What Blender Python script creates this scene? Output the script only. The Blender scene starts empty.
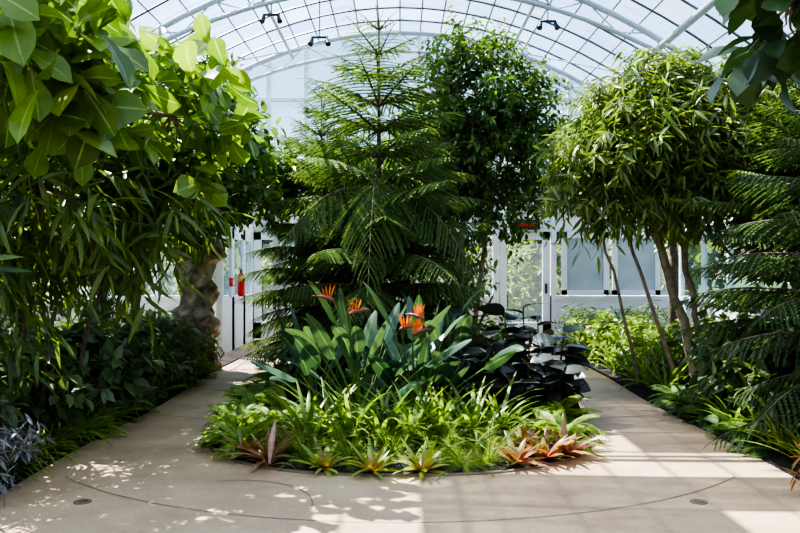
import bpy, math, random
import numpy as np
from mathutils import Vector
rng=np.random.default_rng(11)
random.seed(5)
S=bpy.context.scene
UP=np.array([0,0,1.0])
def norm(a):
    a=np.asarray(a,float)
    return a/np.maximum(np.linalg.norm(a,axis=-1,keepdims=True),1e-9)

# ---------------------------------------------------------------- mesh builder
class MB:
    def __init__(s): s.V=[];s.F=[];s.M=[];s.A=[];s.n=0
    def add(s,V,F,mat=0,attr=None):
        V=np.asarray(V,float).reshape(-1,3); F=np.asarray(F,int)
        s.V.append(V); s.F.append(F+s.n)
        s.M.append(np.asarray(mat,int) if not np.isscalar(mat) else np.full(len(F),mat,int))
        s.A.append(np.zeros((len(V),3)) if attr is None else np.asarray(attr,float).reshape(-1,3))
        s.n+=len(V)
    def mesh(s,name,mats,smooth=True):
        me=bpy.data.meshes.new(name)
        V=np.concatenate(s.V); A=np.concatenate(s.A)
        loops=np.concatenate([f.ravel() for f in s.F])
        tot=np.concatenate([np.full(len(f),f.shape[1]) for f in s.F])
        st=np.concatenate([[0],np.cumsum(tot)[:-1]])
        mi=np.concatenate(s.M)
        me.vertices.add(len(V)); me.vertices.foreach_set('co',V.ravel().astype(np.float32))
        me.loops.add(len(loops)); me.loops.foreach_set('vertex_index',loops.astype(np.int32))
        me.polygons.add(len(tot)); me.polygons.foreach_set('loop_start',st.astype(np.int32))
        me.polygons.foreach_set('material_index',mi.astype(np.int32))
        me.polygons.foreach_set('use_smooth',np.full(len(tot),smooth))
        at=me.attributes.new('leaf','FLOAT_VECTOR','POINT'); at.data.foreach_set('vector',A.ravel().astype(np.float32))
        for m in mats: me.materials.append(m)
        me.update(calc_edges=True)
        return me
    def build(s,name,mats,smooth=True,loc=(0,0,0)):
        return place(s.mesh(name,mats,smooth),name,loc)
def place(me,name,loc=(0,0,0),rz=0,sc=1,parent=None):
    o=bpy.data.objects.new(name,me); S.collection.objects.link(o)
    o.location=loc; o.rotation_euler=(0,0,rz); o.scale=(sc,sc,sc) if np.isscalar(sc) else sc
    return o
def box(b,lo,hi,mat=0):
    x0,y0,z0=lo;x1,y1,z1=hi
    V=[(x0,y0,z0),(x1,y0,z0),(x1,y1,z0),(x0,y1,z0),(x0,y0,z1),(x1,y0,z1),(x1,y1,z1),(x0,y1,z1)]
    b.add(V,[(0,3,2,1),(4,5,6,7),(0,1,5,4),(1,2,6,5),(2,3,7,6),(3,0,4,7)],mat)
def tube(b,pts,rad,mat=0,n=8,rnd=0.5,cap=True):
    P=np.asarray(pts,float);k=len(P);rad=np.broadcast_to(np.asarray(rad,float),(k,))
    T=norm(np.gradient(P,axis=0))
    ref=np.array([0,0,1.0]) if abs(T[0][2])<.8 else np.array([1.0,0,0])
    X=norm(np.cross(T,ref)); Y=np.cross(T,X)
    a=np.arange(n)*2*np.pi/n
    V=P[:,None]+rad[:,None,None]*(np.cos(a)[None,:,None]*X[:,None]+np.sin(a)[None,:,None]*Y[:,None])
    i=np.arange(k-1)[:,None]*n; j=np.arange(n)[None]; j2=(j+1)%n
    F=np.stack([i+j,i+j2,i+n+j2,i+n+j],-1).reshape(-1,4)
    A=np.zeros((k*n,3));A[:,0]=rnd
    b.add(V,F,mat,A)
    if cap and rad[-1]>.004: b.add(V[-1],[list(range(n))],mat,A[:n])
def bez(p0,p1,p2,k=8):
    t=np.linspace(0,1,k)[:,None]; p0,p1,p2=map(np.array,(p0,p1,p2))
    return (1-t)**2*p0+2*t*(1-t)*p1+t**2*p2
def ribbon(b,P,w,side,fold=.3,mat=0,rnd=.5):
    P=np.asarray(P,float);k=len(P);side=norm(side)
    T=norm(np.gradient(P,axis=0)); N=norm(np.cross(side,T)); w=np.asarray(w)[:,None]
    V=np.stack([P-side*w+N*fold*w,P,P+side*w+N*fold*w],1)
    i=np.arange(k-1)*3
    F=np.concatenate([np.stack([i,i+1,i+4,i+3],-1),np.stack([i+1,i+2,i+5,i+4],-1)])
    A=np.zeros((k,3,3));A[:,:,0]=rnd;A[:,0,1]=-1;A[:,2,1]=1;A[:,:,2]=np.linspace(0,1,k)[:,None]
    b.add(V,F,mat,A)
def scatter(b,T,P,D,U,Sc,mat=0,rnd=None):
    tv,tf,ta=T; M=len(P)
    if M==0: return
    D=norm(D); X=norm(np.cross(D,U)); N=np.cross(X,D)
    Sc=np.asarray(Sc,float)
    if Sc.ndim==1: Sc=np.repeat(Sc[:,None],3,1)
    W=P[:,None]+tv[None,:,0:1]*(X*Sc[:,0:1])[:,None]+tv[None,:,1:2]*(D*Sc[:,1:2])[:,None]+tv[None,:,2:3]*(N*Sc[:,2:3])[:,None]
    F=(tf[None]+(np.arange(M)*len(tv))[:,None,None]).reshape(-1,tf.shape[1])
    A=np.zeros((M,len(tv),3)); A[:,:,1:]=ta[None]
    A[:,:,0]=(rng.random(M) if rnd is None else rnd)[:,None]
    b.add(W,F,mat,A)
def leafT(k=4,w=.25,prof='ovate',droop=.15,fold=.35,wave=0):
    t=np.linspace(0,1,k+1)
    if prof=='ovate': h=np.sin(np.pi*t**.8)**.8
    elif prof=='lance': h=np.sin(np.pi*t**.85)**.9
    elif prof=='fiddle': h=np.sin(np.pi*t**1.35)**.7*(1-.25*np.exp(-((t-.35)/.15)**2))
    elif prof=='strap': h=np.clip(1-t**4,0,1)*np.clip(.5+t*2,0,1)
    h=h*w+.012; h[-1]=.004
    z=-droop*t**2
    V=[];A=[]
    for i in range(k+1):
        wv=wave*math.sin(i*2.4)
        V+=[(-h[i],t[i],z[i]+fold*h[i]+wv),(0,t[i],z[i]),(h[i],t[i],z[i]+fold*h[i]-wv)]
        A+=[(-1,t[i]),(0,t[i]),(1,t[i])]
    F=[]
    for i in range(k):
        q=i*3; F+=[(q,q+1,q+4,q+3),(q+1,q+2,q+5,q+4)]
    return np.array(V),np.array(F),np.array(A)
def needleT(nodes=26,per=4,nl=.07,nw=.02,droop=.3,core=.02,fwd=.6):
    V=[];F=[];A=[];r=np.random.default_rng(3)
    def c(t): return np.array([0,t,-droop*t*t])
    for i in range(nodes):
        t=(i+.3)/nodes
        for j in range(per):
            a=j*2*math.pi/per+i*1.1+r.uniform(-.3,.3)
            o=np.array([math.cos(a),0,math.sin(a)*.7])
            l=nl*(1-.45*t**3)*r.uniform(.85,1.15)
            p=c(t); q=p+o*l+np.array([0,.028,l*.2])
            s=np.array([-o[2],0,o[0]])*nw*.5+np.array([0,.012,0])
            n=len(V);V+=[p-s,p+s,q];F.append((n,n+1,n+2));A+=[(0,t)]*2+[(1,t)]
    for ax in (np.array([1,0,0]),np.array([0,0,1])):
        for i in range(5):
            n=len(V);t0,t1=i/5,(i+1)/5
            V+=[c(t0)-ax*core,c(t0)+ax*core,c(t1)+ax*core*.8,c(t1)-ax*core*.8]
            F+=[(n,n+1,n+2),(n,n+2,n+3)];A+=[(0,t0)]*4
    return np.array(V),np.array(F),np.array(A)

# ---------------------------------------------------------------- materials
def nmat(name):
    m=bpy.data.materials.new(name);m.use_nodes=True;nt=m.node_tree;nt.nodes.clear()
    return m,nt,nt.nodes.new,nt.links.new
def leafmat(name,c0,c1,rough=.4,trans=.3,tc=None,mid=None,midw=.12,spec=.5,edge=None,tint=(1.25,1.0,.95)):
    c0=tuple(min(1,a*t) for a,t in zip(c0,tint));c1=tuple(min(1,a*t) for a,t in zip(c1,tint))
    m,nt,N,L=nmat(name)
    out=N('ShaderNodeOutputMaterial');pr=N('ShaderNodeBsdfPrincipled');tr=N('ShaderNodeBsdfTranslucent');mx=N('ShaderNodeMixShader')
    at=N('ShaderNodeAttribute');at.attribute_name='leaf';sp=N('ShaderNodeSeparateXYZ');L(at.outputs['Vector'],sp.inputs[0])
    rp=N('ShaderNodeValToRGB');rp.color_ramp.elements[0].color=(*c0,1);rp.color_ramp.elements[1].color=(*c1,1)
    L(sp.outputs[0],rp.inputs[0]);col=rp.outputs[0]
    tcn=N('ShaderNodeTexCoord');no=N('ShaderNodeTexNoise');no.inputs['Scale'].default_value=14;L(tcn.outputs['Object'],no.inputs[0])
    hs=N('ShaderNodeHueSaturation');mr=N('ShaderNodeMapRange');mr.inputs[3].default_value=.7;mr.inputs[4].default_value=1.3
    L(no.outputs[0],mr.inputs[0]);L(mr.outputs[0],hs.inputs['Value']);L(col,hs.inputs['Color']);col=hs.outputs[0]
    ab=N('ShaderNodeMath');ab.operation='ABSOLUTE';L(sp.outputs[1],ab.inputs[0])
    if mid is not None:
        r2=N('ShaderNodeValToRGB');r2.color_ramp.elements[0].position=0;r2.color_ramp.elements[0].color=(1,1,1,1)
        r2.color_ramp.elements[1].position=midw;r2.color_ramp.elements[1].color=(0,0,0,1);L(ab.outputs[0],r2.inputs[0])
        mc=N('ShaderNodeMix');mc.data_type='RGBA';L(r2.outputs[0],mc.inputs[0]);L(col,mc.inputs[6]);mc.inputs[7].default_value=(*mid,1);col=mc.outputs[2]
    if edge is not None:
        r3=N('ShaderNodeValToRGB');r3.color_ramp.elements[0].position=.0;r3.color_ramp.elements[0].color=(1,1,1,1)
        r3.color_ramp.elements[1].position=.6;r3.color_ramp.elements[1].color=(0,0,0,1);L(sp.outputs[2],r3.inputs[0])
        mc=N('ShaderNodeMix');mc.data_type='RGBA';L(r3.outputs[0],mc.inputs[0]);L(col,mc.inputs[6]);mc.inputs[7].default_value=(*edge,1);col=mc.outputs[2]
    L(col,pr.inputs['Base Color']);pr.inputs['Roughness'].default_value=rough;pr.inputs['Specular IOR Level'].default_value=spec
    g=N('ShaderNodeMix');g.data_type='RGBA';g.blend_type='MULTIPLY';g.inputs[0].default_value=1
    L(col,g.inputs[6]);g.inputs[7].default_value=(*(tc or (2.3,2.3,.9)),1);L(g.outputs[2],tr.inputs[0])
    mx.inputs[0].default_value=trans;L(pr.outputs[0],mx.inputs[1]);L(tr.outputs[0],mx.inputs[2]);L(mx.outputs[0],out.inputs[0])
    return m
def solid(name,c,rough=.6,c2=None,scale=8,bump=0,metal=0,detail=6,bscale=None):
    m,nt,N,L=nmat(name)
    out=N('ShaderNodeOutputMaterial');pr=N('ShaderNodeBsdfPrincipled');L(pr.outputs[0],out.inputs[0])
    pr.inputs['Roughness'].default_value=rough;pr.inputs['Metallic'].default_value=metal
    tc=N('ShaderNodeTexCoord');no=N('ShaderNodeTexNoise');no.inputs['Scale'].default_value=scale;no.inputs['Detail'].default_value=detail
    L(tc.outputs['Object'],no.inputs[0])
    rp=N('ShaderNodeValToRGB');rp.color_ramp.elements[0].position=.35;rp.color_ramp.elements[1].position=.65
    c2=c2 or tuple(x*.85 for x in c)
    rp.color_ramp.elements[0].color=(*c2,1);rp.color_ramp.elements[1].color=(*c,1);L(no.outputs[0],rp.inputs[0]);L(rp.outputs[0],pr.inputs['Base Color'])
    if bump:
        bp=N('ShaderNodeBump');bp.inputs['Strength'].default_value=bump;bp.inputs['Distance'].default_value=.03
        n2=N('ShaderNodeTexNoise');n2.inputs['Scale'].default_value=bscale or scale*3;n2.inputs['Detail'].default_value=8
        L(tc.outputs['Object'],n2.inputs[0]);L(n2.outputs[0],bp.inputs['Height']);L(bp.outputs[0],pr.inputs['Normal'])
    return m
M_bark=solid('bark',(.20,.14,.10),.85,(.09,.065,.045),12,.6)
M_barkl=solid('bark_light',(.42,.31,.22),.8,(.22,.16,.12),10,.5)
M_soil=solid('soil',(.035,.024,.016),.95,(.015,.01,.008),20,1,bscale=40)
M_white=solid('white_paint',(.88,.88,.88),.45,(.80,.81,.82),3)
M_frame=solid('frame_alu',(.13,.16,.19),.45,(.10,.12,.15),5,metal=.3)
M_truss=solid('truss_steel',(.46,.50,.55),.5,(.38,.42,.47),5)
M_dark=solid('dark_metal',(.03,.03,.032),.5)
M_red=solid('red_paint',(.7,.02,.015),.35)
M_joint=solid('joint',(.22,.15,.095),.9)
M_rock=solid('rock',(.66,.50,.37),.95,(.18,.13,.09),7,1,bscale=9)
M_grass=solid('lawn',(.06,.10,.03),.9,(.03,.06,.015),3)
M_stem=leafmat('stem',(.08,.16,.04),(.12,.22,.06),.5,.1)
L_fid=leafmat('fiddle_leaf',(.045,.105,.018),(.14,.25,.03),.33,.4,mid=(.27,.4,.12),midw=.1)
L_nar=leafmat('narrow_leaf',(.045,.10,.03),(.14,.23,.06),.33,.33)
L_fic=leafmat('small_leaf',(.035,.09,.022),(.11,.20,.05),.32,.35)
L_ali=leafmat('willow_leaf',(.055,.11,.03),(.16,.245,.065),.36,.36)
L_dk=leafmat('dark_leaf',(.025,.06,.022),(.06,.12,.04),.36,.22)
L_und=leafmat('understory_leaf',(.06,.11,.055),(.14,.23,.10),.3,.25)
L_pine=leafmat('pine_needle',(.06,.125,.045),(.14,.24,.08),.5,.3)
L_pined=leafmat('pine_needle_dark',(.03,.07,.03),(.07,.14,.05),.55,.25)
L_str=leafmat('strelitzia_leaf',(.035,.078,.045),(.085,.14,.078),.28,.18,mid=(.2,.28,.15),midw=.1,tint=(1,1,1),tc=(2.2,2.2,1))
L_aga=leafmat('strap_leaf',(.07,.15,.03),(.19,.31,.058),.36,.35)
L_fern=leafmat('fern_leaf',(.09,.185,.03),(.23,.36,.06),.5,.35)
L_fernd=leafmat('fern_leaf_dark',(.05,.12,.025),(.1,.2,.04),.5,.3)
L_fox=leafmat('foxtail',(.15,.28,.04),(.30,.44,.08),.5,.35)
L_brom=leafmat('bromeliad_leaf',(.12,.24,.04),(.28,.38,.1),.35,.3,edge=(.40,.18,.07))
L_bromr=leafmat('bromeliad_red',(.16,.18,.07),(.30,.17,.10),.35,.25,edge=(.32,.07,.06))
L_rub=leafmat('rubber_leaf',(.022,.030,.026),(.065,.070,.055),.33,.04,mid=(.14,.09,.07),midw=.08,tint=(1,1,1))
L_pur=leafmat('purple_leaf',(.12,.10,.11),(.32,.29,.29),.45,.2,tc=(1.2,1.2,1.1),tint=(1,1,1))
L_org=leafmat('orange_sepal',(.95,.2,.02),(1,.3,.03),.45,.3,tc=(1,.8,.4),tint=(1,1,1))
L_blue=leafmat('blue_petal',(.03,.03,.35),(.05,.05,.5),.4,.1,tc=(1,1,1),tint=(1,1,1))
L_spathe=leafmat('spathe',(.14,.10,.07),(.3,.07,.05),.4,.05)
L_out=leafmat('outdoor_leaf',(.07,.13,.03),(.2,.27,.07),.5,.35)

def concrete():
    m,nt,N,L=nmat('path_concrete')
    out=N('ShaderNodeOutputMaterial');pr=N('ShaderNodeBsdfPrincipled');L(pr.outputs[0],out.inputs[0])
    tc=N('ShaderNodeTexCoord')
    a=N('ShaderNodeTexNoise');a.inputs['Scale'].default_value=1.3;a.inputs['Detail'].default_value=8;a.inputs['Roughness'].default_value=.65
    b=N('ShaderNodeTexNoise');b.inputs['Scale'].default_value=60;b.inputs['Detail'].default_value=4
    for n in (a,b): L(tc.outputs['Object'],n.inputs[0])
    r=N('ShaderNodeValToRGB');r.color_ramp.elements[0].position=.3;r.color_ramp.elements[1].position=.72
    r.color_ramp.elements[0].color=(.35,.225,.135,1);r.color_ramp.elements[1].color=(.60,.41,.265,1);L(a.outputs[0],r.inputs[0])
    mx=N('ShaderNodeMix');mx.data_type='RGBA';mx.blend_type='OVERLAY';mx.inputs[0].default_value=.35
    bw=N('ShaderNodeRGBToBW');L(b.outputs['Color'],bw.inputs[0])
    L(r.outputs[0],mx.inputs[6]);L(bw.outputs[0],mx.inputs[7])
    L(mx.outputs[2],pr.inputs['Base Color'])
    pr.inputs['Roughness'].default_value=.6
    bp=N('ShaderNodeBump');bp.inputs['Strength'].default_value=.15;bp.inputs['Distance'].default_value=.01;L(b.outputs[0],bp.inputs['Height']);L(bp.outputs[0],pr.inputs['Normal'])
    return m
M_con=concrete()
def roofglass(name,lo,hi,pv,colr,tint=(.78,.87,1,1)):
    m,nt,N,L=nmat(name)
    out=N('ShaderNodeOutputMaterial');t=N('ShaderNodeBsdfTransparent');d=N('ShaderNodeBsdfTranslucent');mx=N('ShaderNodeMixShader')
    t.inputs[0].default_value=tint
    tc=N('ShaderNodeTexCoord');mp=N('ShaderNodeMapping');mp.inputs['Scale'].default_value=(1.0,5,1.0);L(tc.outputs['Object'],mp.inputs[0])
    no=N('ShaderNodeTexNoise');no.inputs['Scale'].default_value=1.4;no.inputs['Detail'].default_value=7;no.inputs['Roughness'].default_value=.7;L(mp.outputs[0],no.inputs[0])
    at=N('ShaderNodeAttribute');at.attribute_name='leaf';sp=N('ShaderNodeSeparateXYZ');L(at.outputs['Vector'],sp.inputs[0])
    mr=N('ShaderNodeMapRange');mr.inputs[1].default_value=.3;mr.inputs[2].default_value=.7;mr.inputs[3].default_value=lo;mr.inputs[4].default_value=hi;L(no.outputs[0],mr.inputs[0])
    ad=N('ShaderNodeMath');ad.operation='MULTIPLY_ADD';L(sp.outputs[0],ad.inputs[0]);ad.inputs[1].default_value=pv;L(mr.outputs[0],ad.inputs[2])
    d.inputs[0].default_value=(*colr,1)
    L(ad.outputs[0],mx.inputs[0]);L(t.outputs[0],mx.inputs[1]);L(d.outputs[0],mx.inputs[2]);L(mx.outputs[0],out.inputs[0])
    return m
def wallglass():
    m,nt,N,L=nmat('window_glass')
    out=N('ShaderNodeOutputMaterial');t=N('ShaderNodeBsdfTransparent');g=N('ShaderNodeBsdfGlossy');d=N('ShaderNodeBsdfTranslucent');m1=N('ShaderNodeMixShader');m2=N('ShaderNodeMixShader')
    g.inputs['Roughness'].default_value=.05;d.inputs[0].default_value=(.40,.49,.60,1);t.inputs[0].default_value=(.60,.72,.84,1)
    m1.inputs[0].default_value=.06;m2.inputs[0].default_value=.12
    L(t.outputs[0],m1.inputs[1]);L(g.outputs[0],m1.inputs[2]);L(m1.outputs[0],m2.inputs[1]);L(d.outputs[0],m2.inputs[2]);L(m2.outputs[0],out.inputs[0])
    return m
M_roof=roofglass('roof_glass',.03,.35,.1,(.36,.45,.62),(.74,.85,1,1));M_shade=roofglass('added_shade_fabric',.86,1.0,.02,(.20,.27,.38));M_glass=wallglass()

# ---------------------------------------------------------------- building
XW=5.8;YB=16.0;YF=-5.0
def rz(x): return 6.35-.075*np.asarray(x,float)**2
b=MB();box(b,(-XW,YF,-.1),(XW,YB,0));b.build('floor',[M_con],False)
b=MB();box(b,(-60,-40,-.3),(60,90,-.12));b.build('outside_lawn',[M_grass],False)
b=MB();xs=np.linspace(-XW,XW,15);ys=np.arange(YF,YB+.01,.75)
rr=np.random.default_rng(4)
for i in range(len(xs)-1):
    for j in range(len(ys)-1):
        x0,x1,y0,y1=xs[i],xs[i+1],ys[j],ys[j+1];xm,ym=(x0+x1)/2,(y0+y1)/2
        q=rr.random();q2=rr.random()
        clear=(xm<-1.0 and ym>7.8) or (xm>.3 and ym>8.3) or (xm<-2.4 and ym>5.0)  # shade panes added to steer the sun: bed and crowns lit, paths kept dim
        if xm<-4.3 and ym>8 and q2<.6: clear=False
        if q<.09 and ym>6.5: clear=not clear
        # clear panes that let light patches reach the right-hand path
        if (-.9<xm<.1 and 6.4<ym<7.2) or (-1.3<xm<.1 and 7.8<ym<8.6 and xm<-.4): clear=True
        A=np.zeros((4,3));A[:,0]=rr.random()
        b.add([(x0,y0,rz(x0)),(x1,y0,rz(x1)),(x1,y1,rz(x1)),(x0,y1,rz(x0))],[(0,1,2,3)],0 if clear else 1,A)
b.build('ceiling',[M_roof,M_shade],False)
b=MB();xx=np.linspace(-XW,XW,25)
for y in np.arange(YF,YB+.01,.75):
    P=np.stack([xx,np.full(25,y),rz(xx)-.02],1);tube(b,P,.022,0,4)
for x in np.linspace(-XW,XW,29):
    tube(b,[(x,YF,rz(x)-.03),(x,YB,rz(x)-.03)],.015,0,4)
b.build('roof_glazing_bars',[M_frame],False)
for y in (0.4,4.3,8.2,12.1,15.8):
    b=MB()
    P=np.stack([xx,np.full(25,y),rz(xx)-.1],1);tube(b,P,.05,0,8)
    x2=np.linspace(-XW,XW,25);z2=rz(x2)-.1-.38*(1-(x2/XW)**2)
    Q=np.stack([x2,np.full(25,y),z2],1);tube(b,Q,.038,0,8)
    for i in range(2,23,2):
        tube(b,[P[i],Q[i+1]],.012,0,5);tube(b,[Q[i-1],P[i]],.012,0,5)
    b.build('roof_arch_truss',[M_truss])
b=MB()
for sx in (-1,1):
    for (xa,r) in ((4.05,.055),(2.2,.03)):
        tube(b,[(sx*xa,YF,rz(xa)-.2),(sx*xa,YB,rz(xa)-.2)],r,0,8)
    for k in range(4):
        y0=.4+3.9*k
        tube(b,[(sx*5.2,y0,rz(5.2)-.15),(sx*1.5,y0+3.7,rz(1.5)-.15)],.014,0,5)
b.build('roof_purlin_pipes',[M_truss])
def glazed_wall(name,axis,pos,a0,a1,top,openings=(),step=.93,extra=()):
    b=MB()
    def bx(a,bb,z0,z1,t,mat):
        if axis=='y': box(b,(a,pos-t,z0),(bb,pos+t,z1),mat)
        else: box(b,(pos-t,a,z0),(pos+t,bb,z1),mat)
    segs=[];cur=a0
    for (o0,o1) in sorted(openings): segs.append((cur,o0));cur=o1
    segs.append((cur,a1))
    for s0,s1 in segs:
        bx(s0,s1,0,.82,.08,0);bx(s0,s1,.82,.9,.12,0)
    bx(a0,a1,2.22,2.5,.08,0)
    for z in (3.3,)+tuple(extra): bx(a0,a1,z,z+.06,.05,0)
    n=int(round((a1-a0)/step))
    for i in range(n+1):
        a=a0+(a1-a0)*i/n
        z0=2.3 if any(o0-.02<a<o1+.02 for o0,o1 in openings) else .85
        bx(a-.035,a+.035,z0,float(top(a))-.02,.045,0)
    for (o0,o1) in openings:
        bx(o0-.1,o0,0,2.25,.09,0);bx(o1,o1+.1,0,2.25,.09,0)
    m=24
    for i in range(m):
        p0=a0+(a1-a0)*i/m;p1=a0+(a1-a0)*(i+1)/m
        V=[(p0,pos,2.3),(p1,pos,2.3),(p1,pos,float(top(p1))),(p0,pos,float(top(p0)))]
        if axis=='x': V=[(pos,v[0],v[2]) for v in V]
        b.add(V,[(0,1,2,3)],1)
    for s0,s1 in segs:
        V=[(s0,pos,.9),(s1,pos,.9),(s1,pos,2.25),(s0,pos,2.25)]
        if axis=='x': V=[(pos,v[0],v[2]) for v in V]
        b.add(V,[(0,1,2,3)],1)
    return b.build(name,[M_white,M_glass],False)
glazed_wall('wall_back','y',YB,-XW,XW,rz,openings=((-3.02,-2.1),(2.02,3.1)),step=.78,extra=(4.1,4.9))
glazed_wall('wall_front','y',YF,-XW,XW,rz)
ez=float(rz(XW))
glazed_wall('wall_left','x',-XW,YF,YB,lambda a:ez,step=1.2)
glazed_wall('wall_right','x',XW,YF,YB,lambda a:ez,step=1.2)
def door(name,x0,x1,y,kick=.35):
    b=MB();s=.15
    box(b,(x0,y-.05,.02),(x0+s,y+.03,2.2));box(b,(x1-s,y-.05,.02),(x1,y+.03,2.2))
    box(b,(x0,y-.05,.02),(x1,y+.03,kick));box(b,(x0,y-.05,2.05),(x1,y+.03,2.2))
    b.add([(x0+s,y,kick),(x1-s,y,kick),(x1-s,y,2.1),(x0+s,y,2.1)],[(0,1,2,3)],1)
    box(b,(x1-.11,y-.11,.95),(x1-.07,y-.05,1.15),2)
    return b.build(name,[M_white,M_glass,M_dark],False)
door('door_1',2.04,3.08,YB)
door('door_2',-3.0,-2.12,YB)
M_frost=solid('frosted_pane',(.50,.55,.57),.25,(.38,.43,.46),2)
b=MB()
for (x0,x1) in ((3.3,4.25),(4.33,5.3)):
    for (lo,hi) in (((x0,0,.92),(x0+.1,0,2.2)),((x1-.1,0,.92),(x1,0,2.2)),((x0,0,.92),(x1,0,1.02)),((x0,0,2.08),(x1,0,2.2))):
        box(b,(lo[0],YB-.17,lo[2]),(hi[0],YB-.11,hi[2]))
    b.add([(x0,YB-.12,.95),(x1,YB-.12,.95),(x1,YB-.12,2.15),(x0,YB-.12,2.15)],[(0,1,2,3)],1)
b.build('window_1',[M_white,M_frost],False)
b=MB()
yv=13.0;ye=YB-.15
for x in (-3.06,-2.12):
    box(b,(x,yv-.05,0),(x+.1,yv+.05,2.25))
    box(b,(x,yv,0),(x+.06,ye,.95));box(b,(x,yv,2.0),(x+.06,ye,2.25))
    for k in range(1,3): box(b,(x,yv+1.0*k-.1,0),(x+.06,yv+1.0*k+.1,2.2))
    b.add([(x+.03,yv,.35),(x+.03,ye,.35),(x+.03,ye,2.15),(x+.03,yv,2.15)],[(0,1,2,3)],1)
box(b,(-3.1,yv-.05,2.2),(-2.02,yv+.05,2.34))
b.build('glazed_vestibule',[M_white,M_glass],False)
b=MB()
tube(b,[(-2.92,14.3,.95),(-2.92,14.3,.99),(-2.92,14.3,1.32),(-2.92,14.3,1.38)],[.05,.07,.07,.03],0,12)
tube(b,[(-2.92,14.3,1.38),(-2.92,14.3,1.45)],.02,1,8);tube(b,[(-2.92,14.3,1.42),(-2.86,14.2,1.3),(-2.86,14.2,1.05)],.012,1,6)
b.build('fire_extinguisher',[M_red,M_dark])
b=MB();box(b,(-2.99,13.6,1.15),(-2.93,13.75,1.3));box(b,(-2.93,13.63,1.18),(-2.92,13.72,1.27),1);b.build('fire_alarm_box',[M_red,M_white],False)
b=MB();box(b,(2.35,YB-.2,2.25),(2.85,YB-.12,2.45));box(b,(2.45,YB-.205,2.32),(2.75,YB-.2,2.38),1);b.build('exit_sign',[M_dark,M_red],False)
def spot(x,y,z,zt):
    b=MB()
    tube(b,[(x,y,zt),(x,y,z+.12)],.01,0,6);box(b,(x-.13,y-.02,z+.1),(x+.13,y+.02,z+.13))
    for s in(-1,1):
        tube(b,[(x+s*.11,y,z+.12),(x+s*.12,y-.02,z+.05),(x+s*.14,y-.06,z-.01)],[.02,.035,.045],0,10)
    b.build('spotlight_fixture',[M_dark])
for x,y,z in ((-1.25,12.1,4.95),(-1.3,8.2,4.72),(1.1,8.2,4.78),(2.3,12.1,5.2),(-2.0,12.1,5.3)): spot(x,y,z,float(rz(x))-.1)

# ---------------------------------------------------------------- beds, joints
def outline():
    P=[]
    for a in np.linspace(math.pi,2*math.pi,41):
        c,s=math.cos(a),math.sin(a)
        P.append((1.72*np.sign(c)*abs(c)**.8,7.3+1.75*np.sign(s)*abs(s)**.85))
    for y in np.linspace(8,12.3,8): P.append((1.72-.02*(y-7.3),y))
    for a in np.linspace(0,math.pi,17)[1:-1]: P.append((1.62*math.cos(a),12.4+.9*math.sin(a)))
    for y in np.linspace(12.3,8,8): P.append((-1.72+.02*(y-7.3),y))
    return np.array(P)
O=outline()
b=MB();n=len(O);c=np.array([0,8.8])
rings=[(1.0,.0),(1.0,.012),(.99,.012),(.985,.01),(.8,.09),(.5,.15),(.02,.18)]
V=[];F=[];MI=[]
for s,z in rings:
    for p in O:
        q=c+(p-c)*s; V.append((q[0],q[1],z))
for k in range(len(rings)-1):
    F+=[(k*n+i,k*n+(i+1)%n,(k+1)*n+(i+1)%n,(k+1)*n+i) for i in range(n)];MI+=[0 if k<3 else 1]*n
b.add(V,F,np.array(MI))
b.build('planting_bed_island',[M_joint,M_soil])
for sx,nm in((-1,'planting_bed_left'),(1,'planting_bed_right')):
    b=MB();xe=2.62 if sx<0 else 2.78
    ysb=np.linspace(YF+.15,12.6 if sx<0 else 15.8,40)
    prof=[(xe,0),(xe,.02),(xe+.02,.02),(xe+.06,.02),(xe+.6,.1),(XW-.15,.16)]
    V=[(sx*(p[0]+.03*math.sin(y*1.3)),y,p[1]) for y in ysb for p in prof];m=len(prof)
    F=[(i*m+j,i*m+j+1,(i+1)*m+j+1,(i+1)*m+j) for i in range(39) for j in range(m-1)]
    b.add(V,F,0);b.build(nm,[M_soil])
b=MB()
def flat(path,w,z=.004):
    P=np.asarray(path,float);T=norm(np.gradient(P,axis=0));Nn=np.stack([-T[:,1],T[:,0]],1)*w
    V=np.concatenate([np.c_[P-Nn,np.full(len(P),z)],np.c_[P+Nn,np.full(len(P),z)]]);k=len(P)
    b.add(V,[(i,i+1,k+i+1,k+i) for i in range(k-1)])
a=np.linspace(math.pi*1.22,math.pi*1.78,40)
flat(np.c_[3.1*np.cos(a),7.3+2.75*np.sin(a)],.004)
aa=np.linspace(-.1,1.9,16);flat(np.c_[-1.1+.55*np.cos(aa)*1.0,4.85+.6*np.sin(aa)],.004)
for x0,y0,x1,y1 in ((-2.6,7.9,-1.75,7.6),(-2.6,10.4,-1.7,10.3),(1.75,7.6,2.75,7.9),(1.7,10.3,2.75,10.4)):
    flat(np.linspace((x0,y0),(x1,y1),6),.005)
b.build('floor_joint_lines',[M_joint],False)
for x,y in((-2.02,4.95),(1.9,4.95)):
    b=MB();tube(b,[(x,y,0),(x,y,.006)],.055,0,24);tube(b,[(x,y,.0),(x,y,.008)],.035,1,24);b.build('floor_drain_cover',[M_joint,M_bark])

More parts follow.
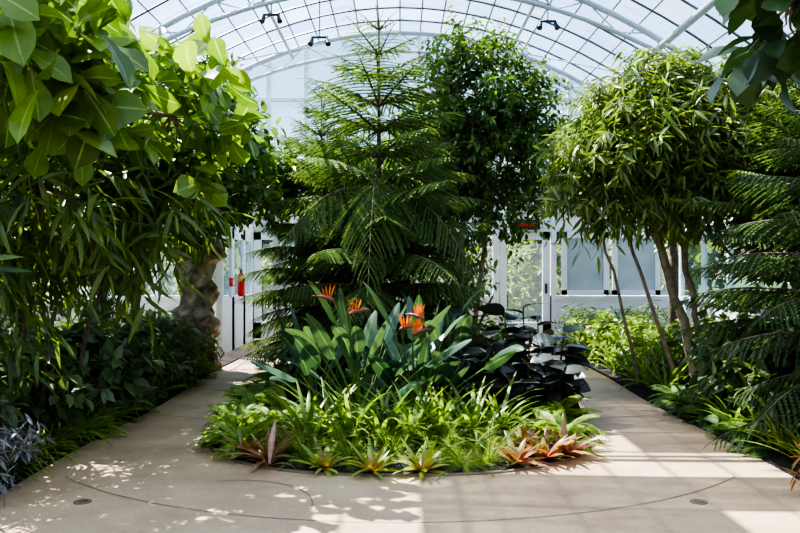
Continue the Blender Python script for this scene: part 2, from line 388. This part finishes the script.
# ---------------------------------------------------------------- foliage helpers
def blob(c,r,n,lo=.3):
    u=norm(rng.normal(size=(n,3)));rad=rng.uniform(lo**2,1,n)**.5
    return np.array(c)+u*rad[:,None]*np.array(r),u
TW=leafT(1,.012,'strap',0,.5)
def foliage(b,P,Dir,tl,nl,Lf,T,mat=0,droop=.3,spread=.9,upn=.4,tmat=1):
    Dir=norm(Dir);M=len(P)
    p1=norm(np.cross(Dir,rng.normal(size=(M,3))));p2=np.cross(Dir,p1)
    t=np.linspace(.12,1,nl);tlv=tl*rng.uniform(.5,1.5,M)
    pos=P[:,None]+Dir[:,None]*(tlv[:,None]*t)[:,:,None]-UP*(droop*.5*tlv[:,None]*t**2)[:,:,None]
    a=np.arange(nl)[None]*2.4+rng.uniform(0,6,M)[:,None]
    side=np.cos(a)[:,:,None]*p1[:,None]+np.sin(a)[:,:,None]*p2[:,None]
    D=Dir[:,None]*.5+side*spread-UP*droop+rng.normal(size=side.shape)*.12
    U=UP+rng.normal(size=side.shape)*upn
    n=M*nl
    scatter(b,T,pos.reshape(n,3),D.reshape(n,3),U.reshape(n,3),Lf*rng.uniform(.6,1.15,n),mat)
    scatter(b,TW,P,Dir-UP*droop*.5,UP+rng.normal(size=(M,3))*.1,tlv,tmat)
def tree(name,trunks,blobs,tl,nl,Lf,T,mat,barkm,droop=.3,spread=.9,upn=.4,outw=1,lo=.3,upd=.2):
    b=MB()
    tops=[]
    for pts,r0,r1 in trunks:
        P=np.array(pts,float)
        if len(P)==3: P=bez(*P,k=10)
        P[1:-1]+=rng.normal(size=(len(P)-2,3))*.015
        tube(b,P,np.linspace(r0,r1,len(P)),1,9);tops.append(P)
    for c,r,n in blobs:
        P,u=blob(c,r,n,lo)
        foliage(b,P,u*outw+UP*upd+rng.normal(size=u.shape)*.35,tl,nl,Lf,T,0,droop,spread,upn)
        c=np.array(c);best=min((np.linalg.norm(p-c)+(.0 if p[2]<c[2] else 2),tuple(p)) for TP in tops for p in TP[len(TP)//2:])[1]
        tube(b,bez(best,(np.array(best)+c)/2+np.array([0,0,.1]),c,6),np.linspace(.03,.018,6),1,6)
        for q in P[::max(1,n//14)]:
            tube(b,bez(c,(c+q)/2+rng.normal(size=3)*.06,q,5),np.linspace(.014,.005,5),1,5,cap=False)
    return b.build(name,[mat,barkm])

T_fid=leafT(6,.3,'fiddle',.25,.25,.012)
T_ov=leafT(3,.24,'ovate',.15,.35)
T_la=leafT(5,.055,'lance',.35,.4)
T_la2=leafT(4,.075,'lance',.25,.4)
T_rub=leafT(6,.34,'ovate',.3,.12)
tree('fiddle_leaf_fig_tree',[([(-3.3,4.6,0.02),(-3.4,4.7,1.8),(-2.9,4.5,2.9)],.05,.035),([(-3.4,5.6,0.02),(-3.3,5.8,1.8),(-2.4,6.2,2.9)],.04,.03)],
 [((-2.35,4.5,2.85),(.6,.6,.38),36),((-1.85,6.3,2.72),(.28,.5,.4),20),((-2.65,6.0,3.1),(.45,.6,.4),20),((-2.4,5.4,2.7),(.4,.5,.3),16),((-2.9,5.0,3.6),(.7,.8,.5),24),((-1.75,6.6,2.25),(.16,.3,.2),4),((-2.0,4.2,2.75),(.22,.3,.2),8)],
 .3,7,.31,T_fid,L_fid,M_barkl,droop=.3,spread=1.0,upn=.75)
tree('fiddle_leaf_fig_tree',[([(3.1,3.9,0.02),(3.2,4.0,1.9),(2.6,4.1,2.9)],.06,.035)],
 [((2.1,4.1,2.92),(.22,.4,.2),20),((2.8,4.1,3.2),(.5,.5,.4),16)],.2,6,.27,T_fid,L_dk,M_barkl,droop=.35)  # shade put into the leaf colour: dark leaves stand for an unlit crown
tree('bamboo_leaf_fig_tree',[([(-3.0,5.9,.02),(-2.95,5.9,1.0),(-2.7,5.8,1.9)],.024,.016),([(-2.85,6.7,.02),(-2.75,6.7,1.0),(-2.3,6.6,1.9)],.024,.016),([(-3.15,6.2,.02),(-3.3,6.1,1.0),(-3.3,6,2)],.02,.015),([(-2.95,6.4,.02),(-2.9,6.4,1.0),(-2.75,6.4,2)],.018,.013)],
 [((-2.65,5.7,2.1),(.6,.5,.4),60),((-2.05,6.5,2.1),(.4,.5,.4),50),((-2.95,5.8,1.75),(.55,.5,.28),34),((-2.3,6.6,2.4),(.4,.5,.3),34),((-2.25,6.6,1.8),(.3,.4,.2),18),((-3.0,7.2,2.0),(.4,.4,.4),50),((-3.2,5.6,1.35),(.4,.5,.3),40)],
 .38,11,.30,T_la,L_nar,M_bark,droop=.6,spread=.75,upn=.8)
tree('evergreen_tree',[([(-3.3,9.4,.02),(-3.2,9.3,1.5),(-2.6,9.1,2.6)],.06,.04)],
 [((-2.25,9.0,2.85),(.6,.7,.75),280),((-3.3,9.3,3.3),(.9,.8,.8),200),((-1.95,10.4,2.65),(.6,.45,.4),170),((-2.9,9.8,2.2),(.6,.6,.35),120),((-3.2,8.4,2.4),(.7,.7,.6),120),((-2.6,9.4,3.6),(.7,.7,.4),110)],
 .28,8,.15,T_ov,L_fic,M_bark,droop=.4)
tree('evergreen_tree',[([(-4.4,11.5,.02),(-4.4,11.5,1.5),(-4.3,11.3,2.9)],.08,.05),([(-4.3,8,.02),(-4.4,8,1.4),(-4.3,8.1,2.2)],.06,.04)],
 [((-4.4,11.3,3.2),(.75,.85,1.1),300),((-4.5,11.3,1.6),(.6,.8,.9),160),((-4.3,8,2.4),(.9,1,1.1),240),((-4.4,5.5,1.8),(.7,1.2,1.1),200)],
 .28,8,.16,T_ov,L_und,M_bark,droop=.4)
tree('weeping_fig_tree',[([(.85,10.6,.1),(.8,10.6,1.6),(.95,10.7,3.2)],.05,.03),([(.98,10.75,.1),(1.1,10.8,1.5),(1.4,10.7,3.0)],.045,.025),([(.8,10.8,.1),(.65,10.9,1.6),(.7,10.9,3.5)],.035,.02)],
 [((1.1,10.8,3.85),(.8,.6,.75),400),((1.35,10.6,3.1),(.75,.6,.7),340),((1.4,10.7,2.4),(.5,.5,.4),120),((.6,10.8,3.2),(.5,.5,.9),260),((.8,10.9,2.3),(.5,.4,.4),80),((1.75,10.8,3.6),(.45,.5,.6),130),((.9,10.8,4.5),(.4,.4,.3),70)],
 .3,10,.105,T_ov,L_fic,M_barkl,droop=.45)
tree('evergreen_tree',[([(-1.3,13.4,.02),(-1.3,13.4,1.5),(-1.2,13.3,3)],.08,.05)],
 [((-1.2,13.2,2.7),(.8,.6,.9),240),((-.9,13.2,1.6),(.8,.6,.9),220)],.28,8,.16,T_ov,L_fic,M_bark,droop=.4)
tree('evergreen_tree',[([(.5,13.2,.02),(.5,13.2,1.5),(.5,13.2,3)],.08,.05)],
 [((.3,13.1,2.7),(.9,.6,1.1),260),((.5,13.0,1.3),(.8,.6,.9),200)],.28,8,.16,T_ov,L_fic,M_bark,droop=.4)
wb=[((2.85,8.5,3.0),(.8,.7,.5),260)]
for c,r,n in (((2.1,8.3,2.7),.38,110),((2.3,8.5,3.15),.36,100),((2.7,8.3,3.45),.34,90),((3.25,8.5,3.4),.36,90),((3.75,8.5,3.1),.4,90),((3.95,8.3,2.7),.4,90),((3.5,8.2,2.4),.38,100),((2.8,8.1,2.4),.38,110),((2.2,8.2,2.3),.34,90),((1.95,8.5,2.4),.26,50),((2.5,8.0,2.8),.36,90),((3.1,8.0,2.8),.36,90),((3.0,8.9,2.4),.4,90),((3.9,8.7,3.4),.4,70),((3.15,8.0,2.25),.3,50)):
    wb.append((c,(r,r,r*.8),n))
tree('willow_leaf_fig_tree',[([(3.35,8.7,.02),(3.15,8.6,.9),(2.65,8.5,2.3)],.06,.04),([(3.45,8.85,.02),(3.4,8.8,1.0),(3.0,8.6,2.3)],.045,.03),([(2.95,9.6,.02),(2.7,9.4,1.0),(2.3,9.1,2.2)],.022,.016),([(3.2,8.9,.02),(2.9,8.8,1.0),(2.35,8.5,2.2)],.025,.018)],
 wb,.26,9,.20,T_la2,L_ali,M_barkl,droop=.65,spread=.85,upn=.7)
tree('evergreen_tree',[([(4.4,12.5,.02),(4.4,12.5,1.5),(4.3,12.4,2.9)],.08,.05),([(4.5,8,.02),(4.5,8,1.5),(4.5,8,2.9)],.08,.05)],
 [((4.5,12.2,2.9),(.6,.8,.8),180),((4.5,8.6,2.6),(.6,1.0,1.3),330),((4.4,6.0,2.3),(.6,1.2,1.3),300),((4.2,9.2,3.3),(.6,.8,.6),160)],
 .28,8,.15,T_ov,L_und,M_bark,droop=.4)

# ---------------------------------------------------------------- Norfolk Island pines
T_nd=needleT()
def norfolk(H,z0,R,nwh,az0,mat,nb=7,step=.05,droop=.35,tr=.05,blen=.5,dn=.4,rh=2.1,fans=()):
    b=MB();base=np.zeros(3)
    tube(b,[base,base+[0,0,H*.5],base+[0,0,H]],[tr,tr*.65,.008],1,9)
    PP=[];DD=[];SS=[]
    def branch(z,az,rr,dr,rise,bl,dnn,st):
        h=np.array([math.cos(az),math.sin(az),0])
        def pt(s):
            u=s/rr
            return base+[0,0,z]+h*s*(1-.08*u)+UP*(rise*s-dr*rr*u**2*(1.1-.1*u))
        ss=np.linspace(0,rr,9);tube(b,[pt(s) for s in ss],np.linspace(.012+.005*rr,.004,9),1,5,cap=False)
        side=np.array([-h[1],h[0],0])
        for s in np.arange(.08*rr+.03,rr,st):
            u=s/rr;p=pt(s);tg=norm(pt(min(s+.02,rr))-pt(s-.02))
            l=bl*min(1,rr/1.0+.08)*((1-u**1.8)*.85+.2)*min(1,.4+u*2.0)
            for sg in(-1,1):
                PP.append(p);DD.append(side*sg*1.0+tg*(.35+.6*u)-UP*dnn+rng.normal(size=3)*.05);SS.append(l*rng.uniform(.85,1.12))
        PP.append(pt(rr));DD.append(norm(pt(rr)-pt(rr-.05)));SS.append(.16)
    for i in range(nwh):
        f=i/(nwh-1);z=z0+(H-.12-z0)*f**.95;dz=H-z;r=min(R*1.03,R*(dz/rh)**.75)+.05
        if i%3==1: r*=.88
        nbb=nb if f<.8 else 6
        for j in range(nbb):
            az=az0+(j+.5*(i%2))*2*math.pi/nbb+rng.normal()*.1;rr=r*rng.uniform(.8,1.12)
            # keep the whorls above the hanging fans clear at the front
            if fans and 2.0<z<3.0 and abs(math.atan2(math.sin(az+math.pi/2),math.cos(az+math.pi/2)))<.5: rr*=.5
            branch(z,az,rr,droop*(1-f)**.6*rng.uniform(.7,1.3),.4*f+.2,blen,dn*(1-.7*f),step)
    for (z,az,rr,dr,bl) in fans: branch(z,az,rr,dr,.45,bl,.6,.05)
    PP.append(base+[0,0,H-.14]);DD.append(UP+np.array([.01,.01,0]));SS.append(.26)
    SS=np.array(SS);w=np.full(len(SS),.38)*np.clip(SS/.25,.5,1)
    sc=np.stack([w,SS,SS*.8],1)
    PP=np.array(PP)
    U=np.tile(UP,(len(PP),1))+rng.normal(size=(len(PP),3))*.05
    scatter(b,T_nd,PP,np.array(DD),U,sc,0)
    return b.mesh('norfolk_island_pine',[mat,M_bark])
pm=norfolk(4.3,.4,1.5,13,-math.pi/2,L_pine,nb=7,step=.056,dn=.4,droop=.36,blen=.55,
    fans=((2.35,-math.pi/2-.05,1.5,1.2,.9),(2.1,-math.pi/2+.8,1.45,.9,.65),(2.2,-math.pi/2-.85,1.45,.85,.65)))
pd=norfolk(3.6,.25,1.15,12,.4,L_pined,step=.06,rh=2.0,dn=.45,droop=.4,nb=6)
NP='norfolk_island_pine'
place(pm,NP,(-.25,9.2,.12))
place(pm,NP,(-1.1,10.9,.1),.9,(.75,.75,.9))
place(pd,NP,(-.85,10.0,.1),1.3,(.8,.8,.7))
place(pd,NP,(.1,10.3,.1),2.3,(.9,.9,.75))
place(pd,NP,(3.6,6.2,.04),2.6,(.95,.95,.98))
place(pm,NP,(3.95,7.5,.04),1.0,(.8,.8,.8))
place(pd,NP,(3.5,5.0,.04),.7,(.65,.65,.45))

# ---------------------------------------------------------------- ground plants
def path3(c,az,e0,L,bend,k=8,pw=1.2):
    th=e0-bend*(np.linspace(0,1,k)**pw);h=np.array([math.cos(az),math.sin(az),0])
    st=(np.cos(th)[:,None]*h+np.sin(th)[:,None]*UP)*L/(k-1)
    return np.concatenate([[c],np.array(c)+np.cumsum(st[1:],0)])
def rosette(b,c,n,L,w,e=(.5,1.4),bend=1.2,mat=0,fold=.4,k=8,taper='strap',r0=.03):
    for i in range(n):
        az=i*2.4+rng.normal()*.2;t=(i+.5)/n
        e0=e[1]+(e[0]-e[1])*t+rng.normal()*.08;l=L*rng.uniform(.7,1.1)
        h=np.array([math.cos(az),math.sin(az),0])
        P=path3(np.array(c)+h*r0*t,az,e0,l,bend*rng.uniform(.6,1.3),k)
        u=np.linspace(0,1,k)
        wd=w*(np.clip(1-u**3,0,1)*np.clip(.6+u,0,1)+.03) if taper=='strap' else w*(np.sin(np.pi*(u*.93+.05))**.7+.02)
        sd=np.array([-math.sin(az),math.cos(az),0])+UP*rng.normal()*.15
        ribbon(b,P,wd,sd,fold,mat,rng.random())
T_pin=leafT(2,.15,'lance',.1,.2)
def fern(b,c,n,L,e=(.4,1.3),bend=1.3,pl=.09,mat=0,stem=1,pairs=22):
    PP=[];DD=[];SS=[];UU=[]
    for i in range(n):
        az=i*2.4+rng.normal()*.25;e0=rng.uniform(*e);l=L*rng.uniform(.65,1.1)
        P=path3(c,az,e0,l,bend*rng.uniform(.7,1.2),12);T=norm(np.gradient(P,axis=0))
        sd=np.array([-math.sin(az),math.cos(az),0]);tw=rng.normal()*.3
        sd=norm(sd+UP*tw);tube(b,P,np.linspace(.004,.0015,12),stem,3,cap=False)
        for u in np.linspace(.12,1,pairs):
            x=u*11;k=min(int(x),10);p=P[k]+(P[k+1]-P[k])*(x-k);t=T[k]
            ll=pl*(math.sin(math.pi*(.12+.83*u))**.7+.08)
            for s in(-1,1):
                PP.append(p);DD.append(sd*s+t*.35-UP*.1);SS.append(ll);UU.append(np.cross(sd,t)*1.0)
    UU=np.array(UU);UU[UU[:,2]<0]*=-1
    scatter(b,T_pin,np.array(PP),np.array(DD),UU,np.array(SS),mat)
def foxtail(b,c,n,L,mat=0,e=(.3,1.4),bend=.9,nl=.045):
    PP=[];DD=[]
    for i in range(n):
        az=i*2.4+rng.normal()*.3;P=path3(c,az,rng.uniform(*e),L*rng.uniform(.6,1.1),bend*rng.uniform(.5,1.3),10);T=norm(np.gradient(P,axis=0))
        tube(b,P,.004,1,3,cap=False)
        m=170;x=rng.uniform(.8,8.99,m);k=x.astype(int);p=P[k]+(P[k+1]-P[k])*(x-k)[:,None]
        d=rng.normal(size=(m,3));d=norm(d-T[k]*np.sum(d*T[k],1)[:,None])+T[k]*.7
        PP.append(p);DD.append(np.c_[d,(1-(x/10)**3*.5)])
    PP=np.concatenate(PP);DD=np.concatenate(DD)
    scatter(b,leafT(1,.07,'lance',0,.2),PP,DD[:,:3],rng.normal(size=PP.shape),nl*DD[:,3]*rng.uniform(.7,1.2,len(PP)),mat)
def mk(fn,name,mats):
    b=MB();fn(b);return b.mesh(name,mats)
V_aga=[mk(lambda b:rosette(b,(0,0,0),28,.72,.022,(.6,1.45),1.0),'agapanthus_plant',[L_aga]) for _ in range(3)]
V_lir=[mk(lambda b:rosette(b,(0,0,0),70,.42,.007,(.4,1.45),1.5),'liriope_grass',[L_fern]) for _ in range(2)]
V_fern=[mk(lambda b:fern(b,(0,0,0),22,.5),'sword_fern',[L_fern,M_stem]) for _ in range(3)]
V_fernd=[mk(lambda b:fern(b,(0,0,0),20,.5),'sword_fern',[L_fernd,M_stem]) for _ in range(2)]
V_fox=[mk(lambda b:foxtail(b,(0,0,0),18,.36),'foxtail_fern',[L_fox,M_stem]) for _ in range(2)]
V_bro=[mk(lambda b:rosette(b,(0,0,0),20,.25,.024,(.25,1.2),.7,fold=.5),'bromeliad',[L_brom]) for _ in range(2)]
V_brr=[mk(lambda b:rosette(b,(0,0,0),20,.42,.034,(.35,1.25),.8,fold=.5),'bromeliad',[L_bromr]) for _ in range(2)]
def shrub(b,r=.35,h=.5,n=40,Lf=.12,T=T_ov,nl=7,droop=.3):
    P,u=blob((0,0,h*.55),(r,r,h*.5),n,.2)
    P[:,2]=np.maximum(P[:,2],.05)
    foliage(b,P,u+UP*.4,.14,nl,Lf,T,0,droop,.9,.4)
    for q in P[::3]: tube(b,bez((0,0,0),(q[0]*.2,q[1]*.2,q[2]*.6),q,5),np.linspace(.008,.004,5),1,4,cap=False)
V_dsh=[mk(lambda b:shrub(b,.38,.6,60,.15),'leafy_shrub',[L_und,M_bark]) for _ in range(2)]
V_msh=[mk(lambda b:shrub(b,.38,.6,60,.16,T_la2),'leafy_shrub',[L_nar,M_bark]) for _ in range(2)]
V_gsh=[mk(lambda b:shrub(b,.36,.55,60,.11),'leafy_shrub',[L_aga,M_bark]) for _ in range(2)]
V_pur=[mk(lambda b:shrub(b,.2,.28,40,.09,T_la2),'purple_heart_plant',[L_pur,M_stem]) for _ in range(1)]
V_cro=[mk(lambda b:shrub(b,.2,.3,34,.14,T_la2),'croton_plant',[L_bromr,M_stem]) for _ in range(1)]
def put(Vs,x,y,sc=1,z=None,nm=None):
    me=Vs[rng.integers(len(Vs))]
    if z is None: z=.03 if abs(x)>2.5 else .02+.07*min(1,max(0,(y-5.7)/2))
    return place(me,nm or me.name.split('.')[0],(x,y,z),rng.uniform(0,6.28),sc*rng.uniform(.93,1.07))
for x in (-.56,-.2,.17): put(V_bro,x,5.64+.25*abs(x)**2,1.1)
for x,y in ((-.38,5.85),(-.72,5.88),(.46,5.72),(.30,5.9),(.66,5.8),(-.85,6.1),(-.08,5.95),(.75,6.05),(-.5,6.12)): put(V_fox,x,y,1.1)
for x,y in ((.88,5.85),(1.12,5.98),(1.0,6.25),(1.3,6.1)): put(V_brr,x,y,.8)
for x,y in ((-1.0,5.92),(-.9,6.35),(-1.2,6.05)): put(V_brr,x,y,.75)
for x,y in ((-.75,6.35),(-.4,6.35),(-.15,6.3),(.1,6.35),(.35,6.3),(.6,6.45),(-.1,6.65),(.35,6.65),(-.6,6.65),(.85,6.7)): put(V_aga,x,y,.95)
for x,y in ((-1.25,6.25),(-1.42,6.6),(-1.48,7.0),(-1.42,7.4),(-1.5,7.9),(-1.1,7.4),(-1.15,6.7),(1.3,6.4),(1.42,6.75),(1.45,7.2),(1.45,7.6),(1.15,6.6),(1.2,7.1),(-1.45,8.5),(-1.05,7.0)): put(V_fern,x,y,.82)
for x,y in ((1.45,8.6),(-1.4,9.2),(-1.2,8.2),(1.3,9.4),(-1.5,9.9),(1.4,10.3),(.6,8.6),(-.5,8.3),(.1,8.6)): put(V_fernd,x,y,1)
for x,y in ((-.9,8.1),(.2,8.0),(.5,9.3),(1.1,10.0),(-.3,8.7),(.2,10),(0.6,11.5),(-1.2,11.2),(1.3,11.4),(0,12)): put(V_dsh,x,y,1)
b=MB();rosette(b,(-.98,5.75,.03),6,.2,.012)
tube(b,bez((-.96,5.72,.05),(-.95,5.7,.2),(-.91,5.68,.38),8),[.01,.014,.02,.024,.025,.02,.014,.004],1,8)
b.build('bromeliad_flower_spike',[L_bromr,solid('pink_bract',(.62,.36,.33),.5,(.5,.22,.2),20)])

def strelitzia(name,c,n,seed,H=.95,flowers=()):
    b=MB();c=np.array(c,float)
    for i in range(n):
        az=i*2.4+rng.normal()*.4;t=(i+.5)/n;e0=1.52-.8*t+rng.normal()*.12
        h=np.array([math.cos(az),math.sin(az),0]);lp=H*rng.uniform(.3,.78)
        P=path3(c+h*.08*t,az,e0,lp,.15,8);tube(b,P,np.linspace(.014,.008,8),1,6,rnd=rng.random())
        e1=e0-.15;Lb=H*rng.uniform(.3,.48)
        Q=path3(P[-1],az,e1,Lb,rng.uniform(.0,1.1),10,1.3)
        u=np.linspace(0,1,10);w=Lb*.15*(np.sin(np.pi*(u**.75*.97+.015))**.65)+.003
        tw=rng.normal()*1.0
        ribbon(b,Q,w,np.array([-h[1],h[0],0])+UP*tw,.35,0,rng.random())
    for (tx,ty,tz,az) in flowers:
        top=np.array([tx,ty,tz]);h=np.array([math.cos(az),math.sin(az),0])
        tube(b,bez(c+h*.03,(c+top)/2+UP*.15-h*.05,top,10),np.linspace(.011,.009,10),1,6)
        tube(b,[top-h*.015-UP*.02,top+h*.03,top+h*.08+UP*.012,top+h*.13+UP*.02,top+h*.18+UP*.02],[.01,.02,.016,.010,.002],4,8,rnd=.7)
        for k in range(4):
            an=1.85-.24*k;d=h*math.cos(an)+UP*math.sin(an)
            sd=norm(np.array([-h[1],h[0],0])+.3*rng.normal(size=3))
            st=top+h*(.01+.012*k);l=.11+.02*rng.random()
            u=np.linspace(0,1,6)[:,None];ribbon(b,st+d*l*u,.018*np.sin(np.pi*(np.linspace(.08,.99,6)))**.8,sd,.5,2,rng.random())
        d=norm(h*.9+UP*.5);ribbon(b,(top+h*.05)+d*.09*np.linspace(0,1,4)[:,None],[.005,.007,.01,.001],[-h[1],h[0],0],.3,3,.5)
    return b.build(name,[L_str,M_stem,L_org,L_blue,L_spathe])
strelitzia('bird_of_paradise_plant',(-.35,7.1,.1),28,1,1.2,((-.60,6.9,1.22,3.3),(-.44,6.85,1.1,.2)))
strelitzia('bird_of_paradise_plant',(.15,7.3,.1),28,2,1.15,((.01,6.8,.97,-.3),(.2,6.8,1.06,2.6),(.12,6.75,.93,.5)))
strelitzia('bird_of_paradise_plant',(-.8,7.5,.1),18,3,1.0)
strelitzia('bird_of_paradise_plant',(.5,7.7,.1),14,4,1.1)
b=MB()
for (x,y,z) in ((.9,7.4,.82),(1.3,7.5,.85),(1.1,7.8,1.02),(.72,7.75,.98),(1.55,7.6,.75),(1.25,7.15,.62),(.85,7.1,.6),(1.45,7.9,.95),(1.65,7.4,.5),(1.45,7.1,.42),(1.7,7.7,.65),(1.05,7.05,.45),(.62,7.25,.72),(1.3,7.9,1.08),(1.65,7.6,.85),(1.55,7.15,.55)):
    P0=np.array([x*.8+.2,7.6,.08]);pt=np.array([x-.05,y,z]);tube(b,bez(P0,(P0+pt)/2,pt,6),np.linspace(.014,.008,6),1,6)
    k=13;tt=np.linspace(.3,1,k);pos=P0+(pt-P0)*tt[:,None]
    a=np.arange(k)*2.4+rng.uniform(0,6);D=np.stack([np.cos(a),np.sin(a),np.linspace(-.55,.5,k)],1)
    scatter(b,T_rub,pos,D,UP+rng.normal(size=(k,3))*.45,.26*rng.uniform(.8,1.15,k),0)
b.build('burgundy_rubber_plant',[L_rub,M_bark])

# left bed
for x,y in ((-2.8,4.85),(-2.8,5.1),(-2.75,5.35)): put(V_pur,x,y,1.25)
for x,y in ((-2.95,5.7),(-2.8,6.1),(-2.78,6.6),(-2.78,7.1),(-2.85,5.6)): put(V_lir,x,y,1.1)
for x,y in ((-2.8,6.85),(-2.8,7.5),(-2.85,6.35)): put(V_fern,x,y,.75)
for x,y in ((-3.15,6.3),(-3.3,6.9),(-3.1,7.3),(-3.5,7.7),(-3.1,8.2),(-3.5,5.8),(-3.7,6.3),(-3.1,9.2),(-3.4,10.0),(-3.9,8.6),(-3.9,7.2),(-3.3,5.5),(-3.0,7.7),(-3.3,8.6)): put(V_dsh,x,y,1.3)
for x,y in ((-2.95,8.6),(-2.9,9.6),(-2.85,10.2),(-3.7,11.9),(-3.8,10.9),(-3.6,12.1)): put(V_msh,x,y,1)
for x,y in ((-2.8,8.0),(-2.8,8.9),(-2.75,9.7),(-2.75,10.5)): put(V_fern,x,y,.75)
# right bed
for x,y in ((2.92,5.0),(2.95,5.25)): put(V_cro,x,y,1.0)
for x,y in ((3.0,5.7),(3.0,6.1),(3.05,6.6),(3.0,7.0),(3.4,6.3),(3.3,5.5)): put(V_aga,x,y,.65)
for x,y in ((2.98,7.4),(3.0,7.9),(3.0,8.4),(3.35,7.2),(3.0,6.3),(2.95,6.8)): put(V_fernd,x,y,.85)
for x,y in ((3.05,8.9),(3.0,9.5),(3.05,10.1),(3.3,9.2),(3.0,10.8)): put(V_aga,x,y,.85)
for x,y in ((3.4,9.8),(3.3,10.6),(3.6,11.2),(3.2,11.4),(3.0,12.0),(3.7,10.2),(3.4,12.4)): put(V_gsh,x,y,1.1)
for x,y in ((3.7,8.2),(3.9,9.0),(3.8,7.0),(4.1,6.2),(4.2,10),(3.6,7.7),(4.3,7.5),(3.4,6.9)): put(V_dsh,x,y,1.3)
for x,y in ((3.3,13.0),(3.9,12.8),(3.3,14.2),(4.2,14),(4.8,14.5),(-3.6,13.2),(-4.2,13),(-4.2,14.2),(-4.9,13.6)): put(V_msh,x,y,1.1)

# rocky column at left
b=MB();k=38;n=32;V=[]
for i in range(k):
    z=1.95*i/(k-1)
    for j in range(n):
        a=j*2*math.pi/n
        led=.09*max(0,math.sin(z*11+math.sin(a+z)*1.6+math.sin(2*a)*.6))**.5
        r=.21+.03*math.sin(3*a+z*4)+led+.03*math.sin(7*a-z*13)+rng.normal()*.014+(.08 if z>1.6 else 0)
        V.append((-2.92+r*math.cos(a),11.2+r*math.sin(a),z))
F=[(i*n+j,i*n+(j+1)%n,(i+1)*n+(j+1)%n,(i+1)*n+j) for i in range(k-1) for j in range(n)]
b.add(V,F,0);b.add(V[-n:],[list(range(n))],0);b.build('stacked_rock_pillar',[M_rock])

V_out=[mk(lambda b:shrub(b,.9,2.0,150,.22),'outdoor_shrub',[L_out,M_bark]) for _ in range(2)]
for x,y,s in ((2.2,19,1),(3.6,20,1.1),(5.3,19.5,1.2),(-3.2,21,1.1),(-5,20,1.3),(0.5,20,1),(7,21,1.5),(-7,21,1.4)): put(V_out,x,y,s,z=-.12)
V_ot=[mk(lambda b:shrub(b,2.2,7.0,420,.42),'outdoor_tree',[L_dk,M_bark])]
for x,y,s in ((-6,30,1.0),(-1.5,34,1.1),(6,32,1.0),(11,30,1.1),(-12,30,1.1),(2.5,38,1.2)): put(V_ot,x,y,s,z=-.12)

# ---------------------------------------------------------------- light
w=bpy.data.worlds.new('World');S.world=w;w.use_nodes=True;nt=w.node_tree;nt.nodes.clear()
sk=nt.nodes.new('ShaderNodeTexSky');sk.sky_type='NISHITA';sk.sun_disc=False;sk.sun_elevation=math.radians(58);sk.sun_rotation=math.radians(-50);sk.air_density=1.3;sk.dust_density=.6
bg=nt.nodes.new('ShaderNodeBackground');bg.inputs[1].default_value=.30;o=nt.nodes.new('ShaderNodeOutputWorld')
nt.links.new(sk.outputs[0],bg.inputs[0]);nt.links.new(bg.outputs[0],o.inputs[0])
sl=bpy.data.lights.new('sun','SUN');sl.energy=30;sl.angle=math.radians(.5);sl.color=(1,.92,.78)
so=bpy.data.objects.new('sun',sl);S.collection.objects.link(so);so.location=(-5,15,20)
so.rotation_euler=Vector((.38,-.30,-.85)).to_track_quat('-Z','Y').to_euler()
S.view_settings.view_transform='AgX'
S.view_settings.look='AgX - High Contrast'
cd=bpy.data.cameras.new('camera');cd.lens=35.0;cd.sensor_width=36;cd.clip_end=200
co=bpy.data.objects.new('camera',cd);S.collection.objects.link(co);co.location=(0,0,1.5);co.rotation_euler=(math.radians(90),0,0)
S.camera=co
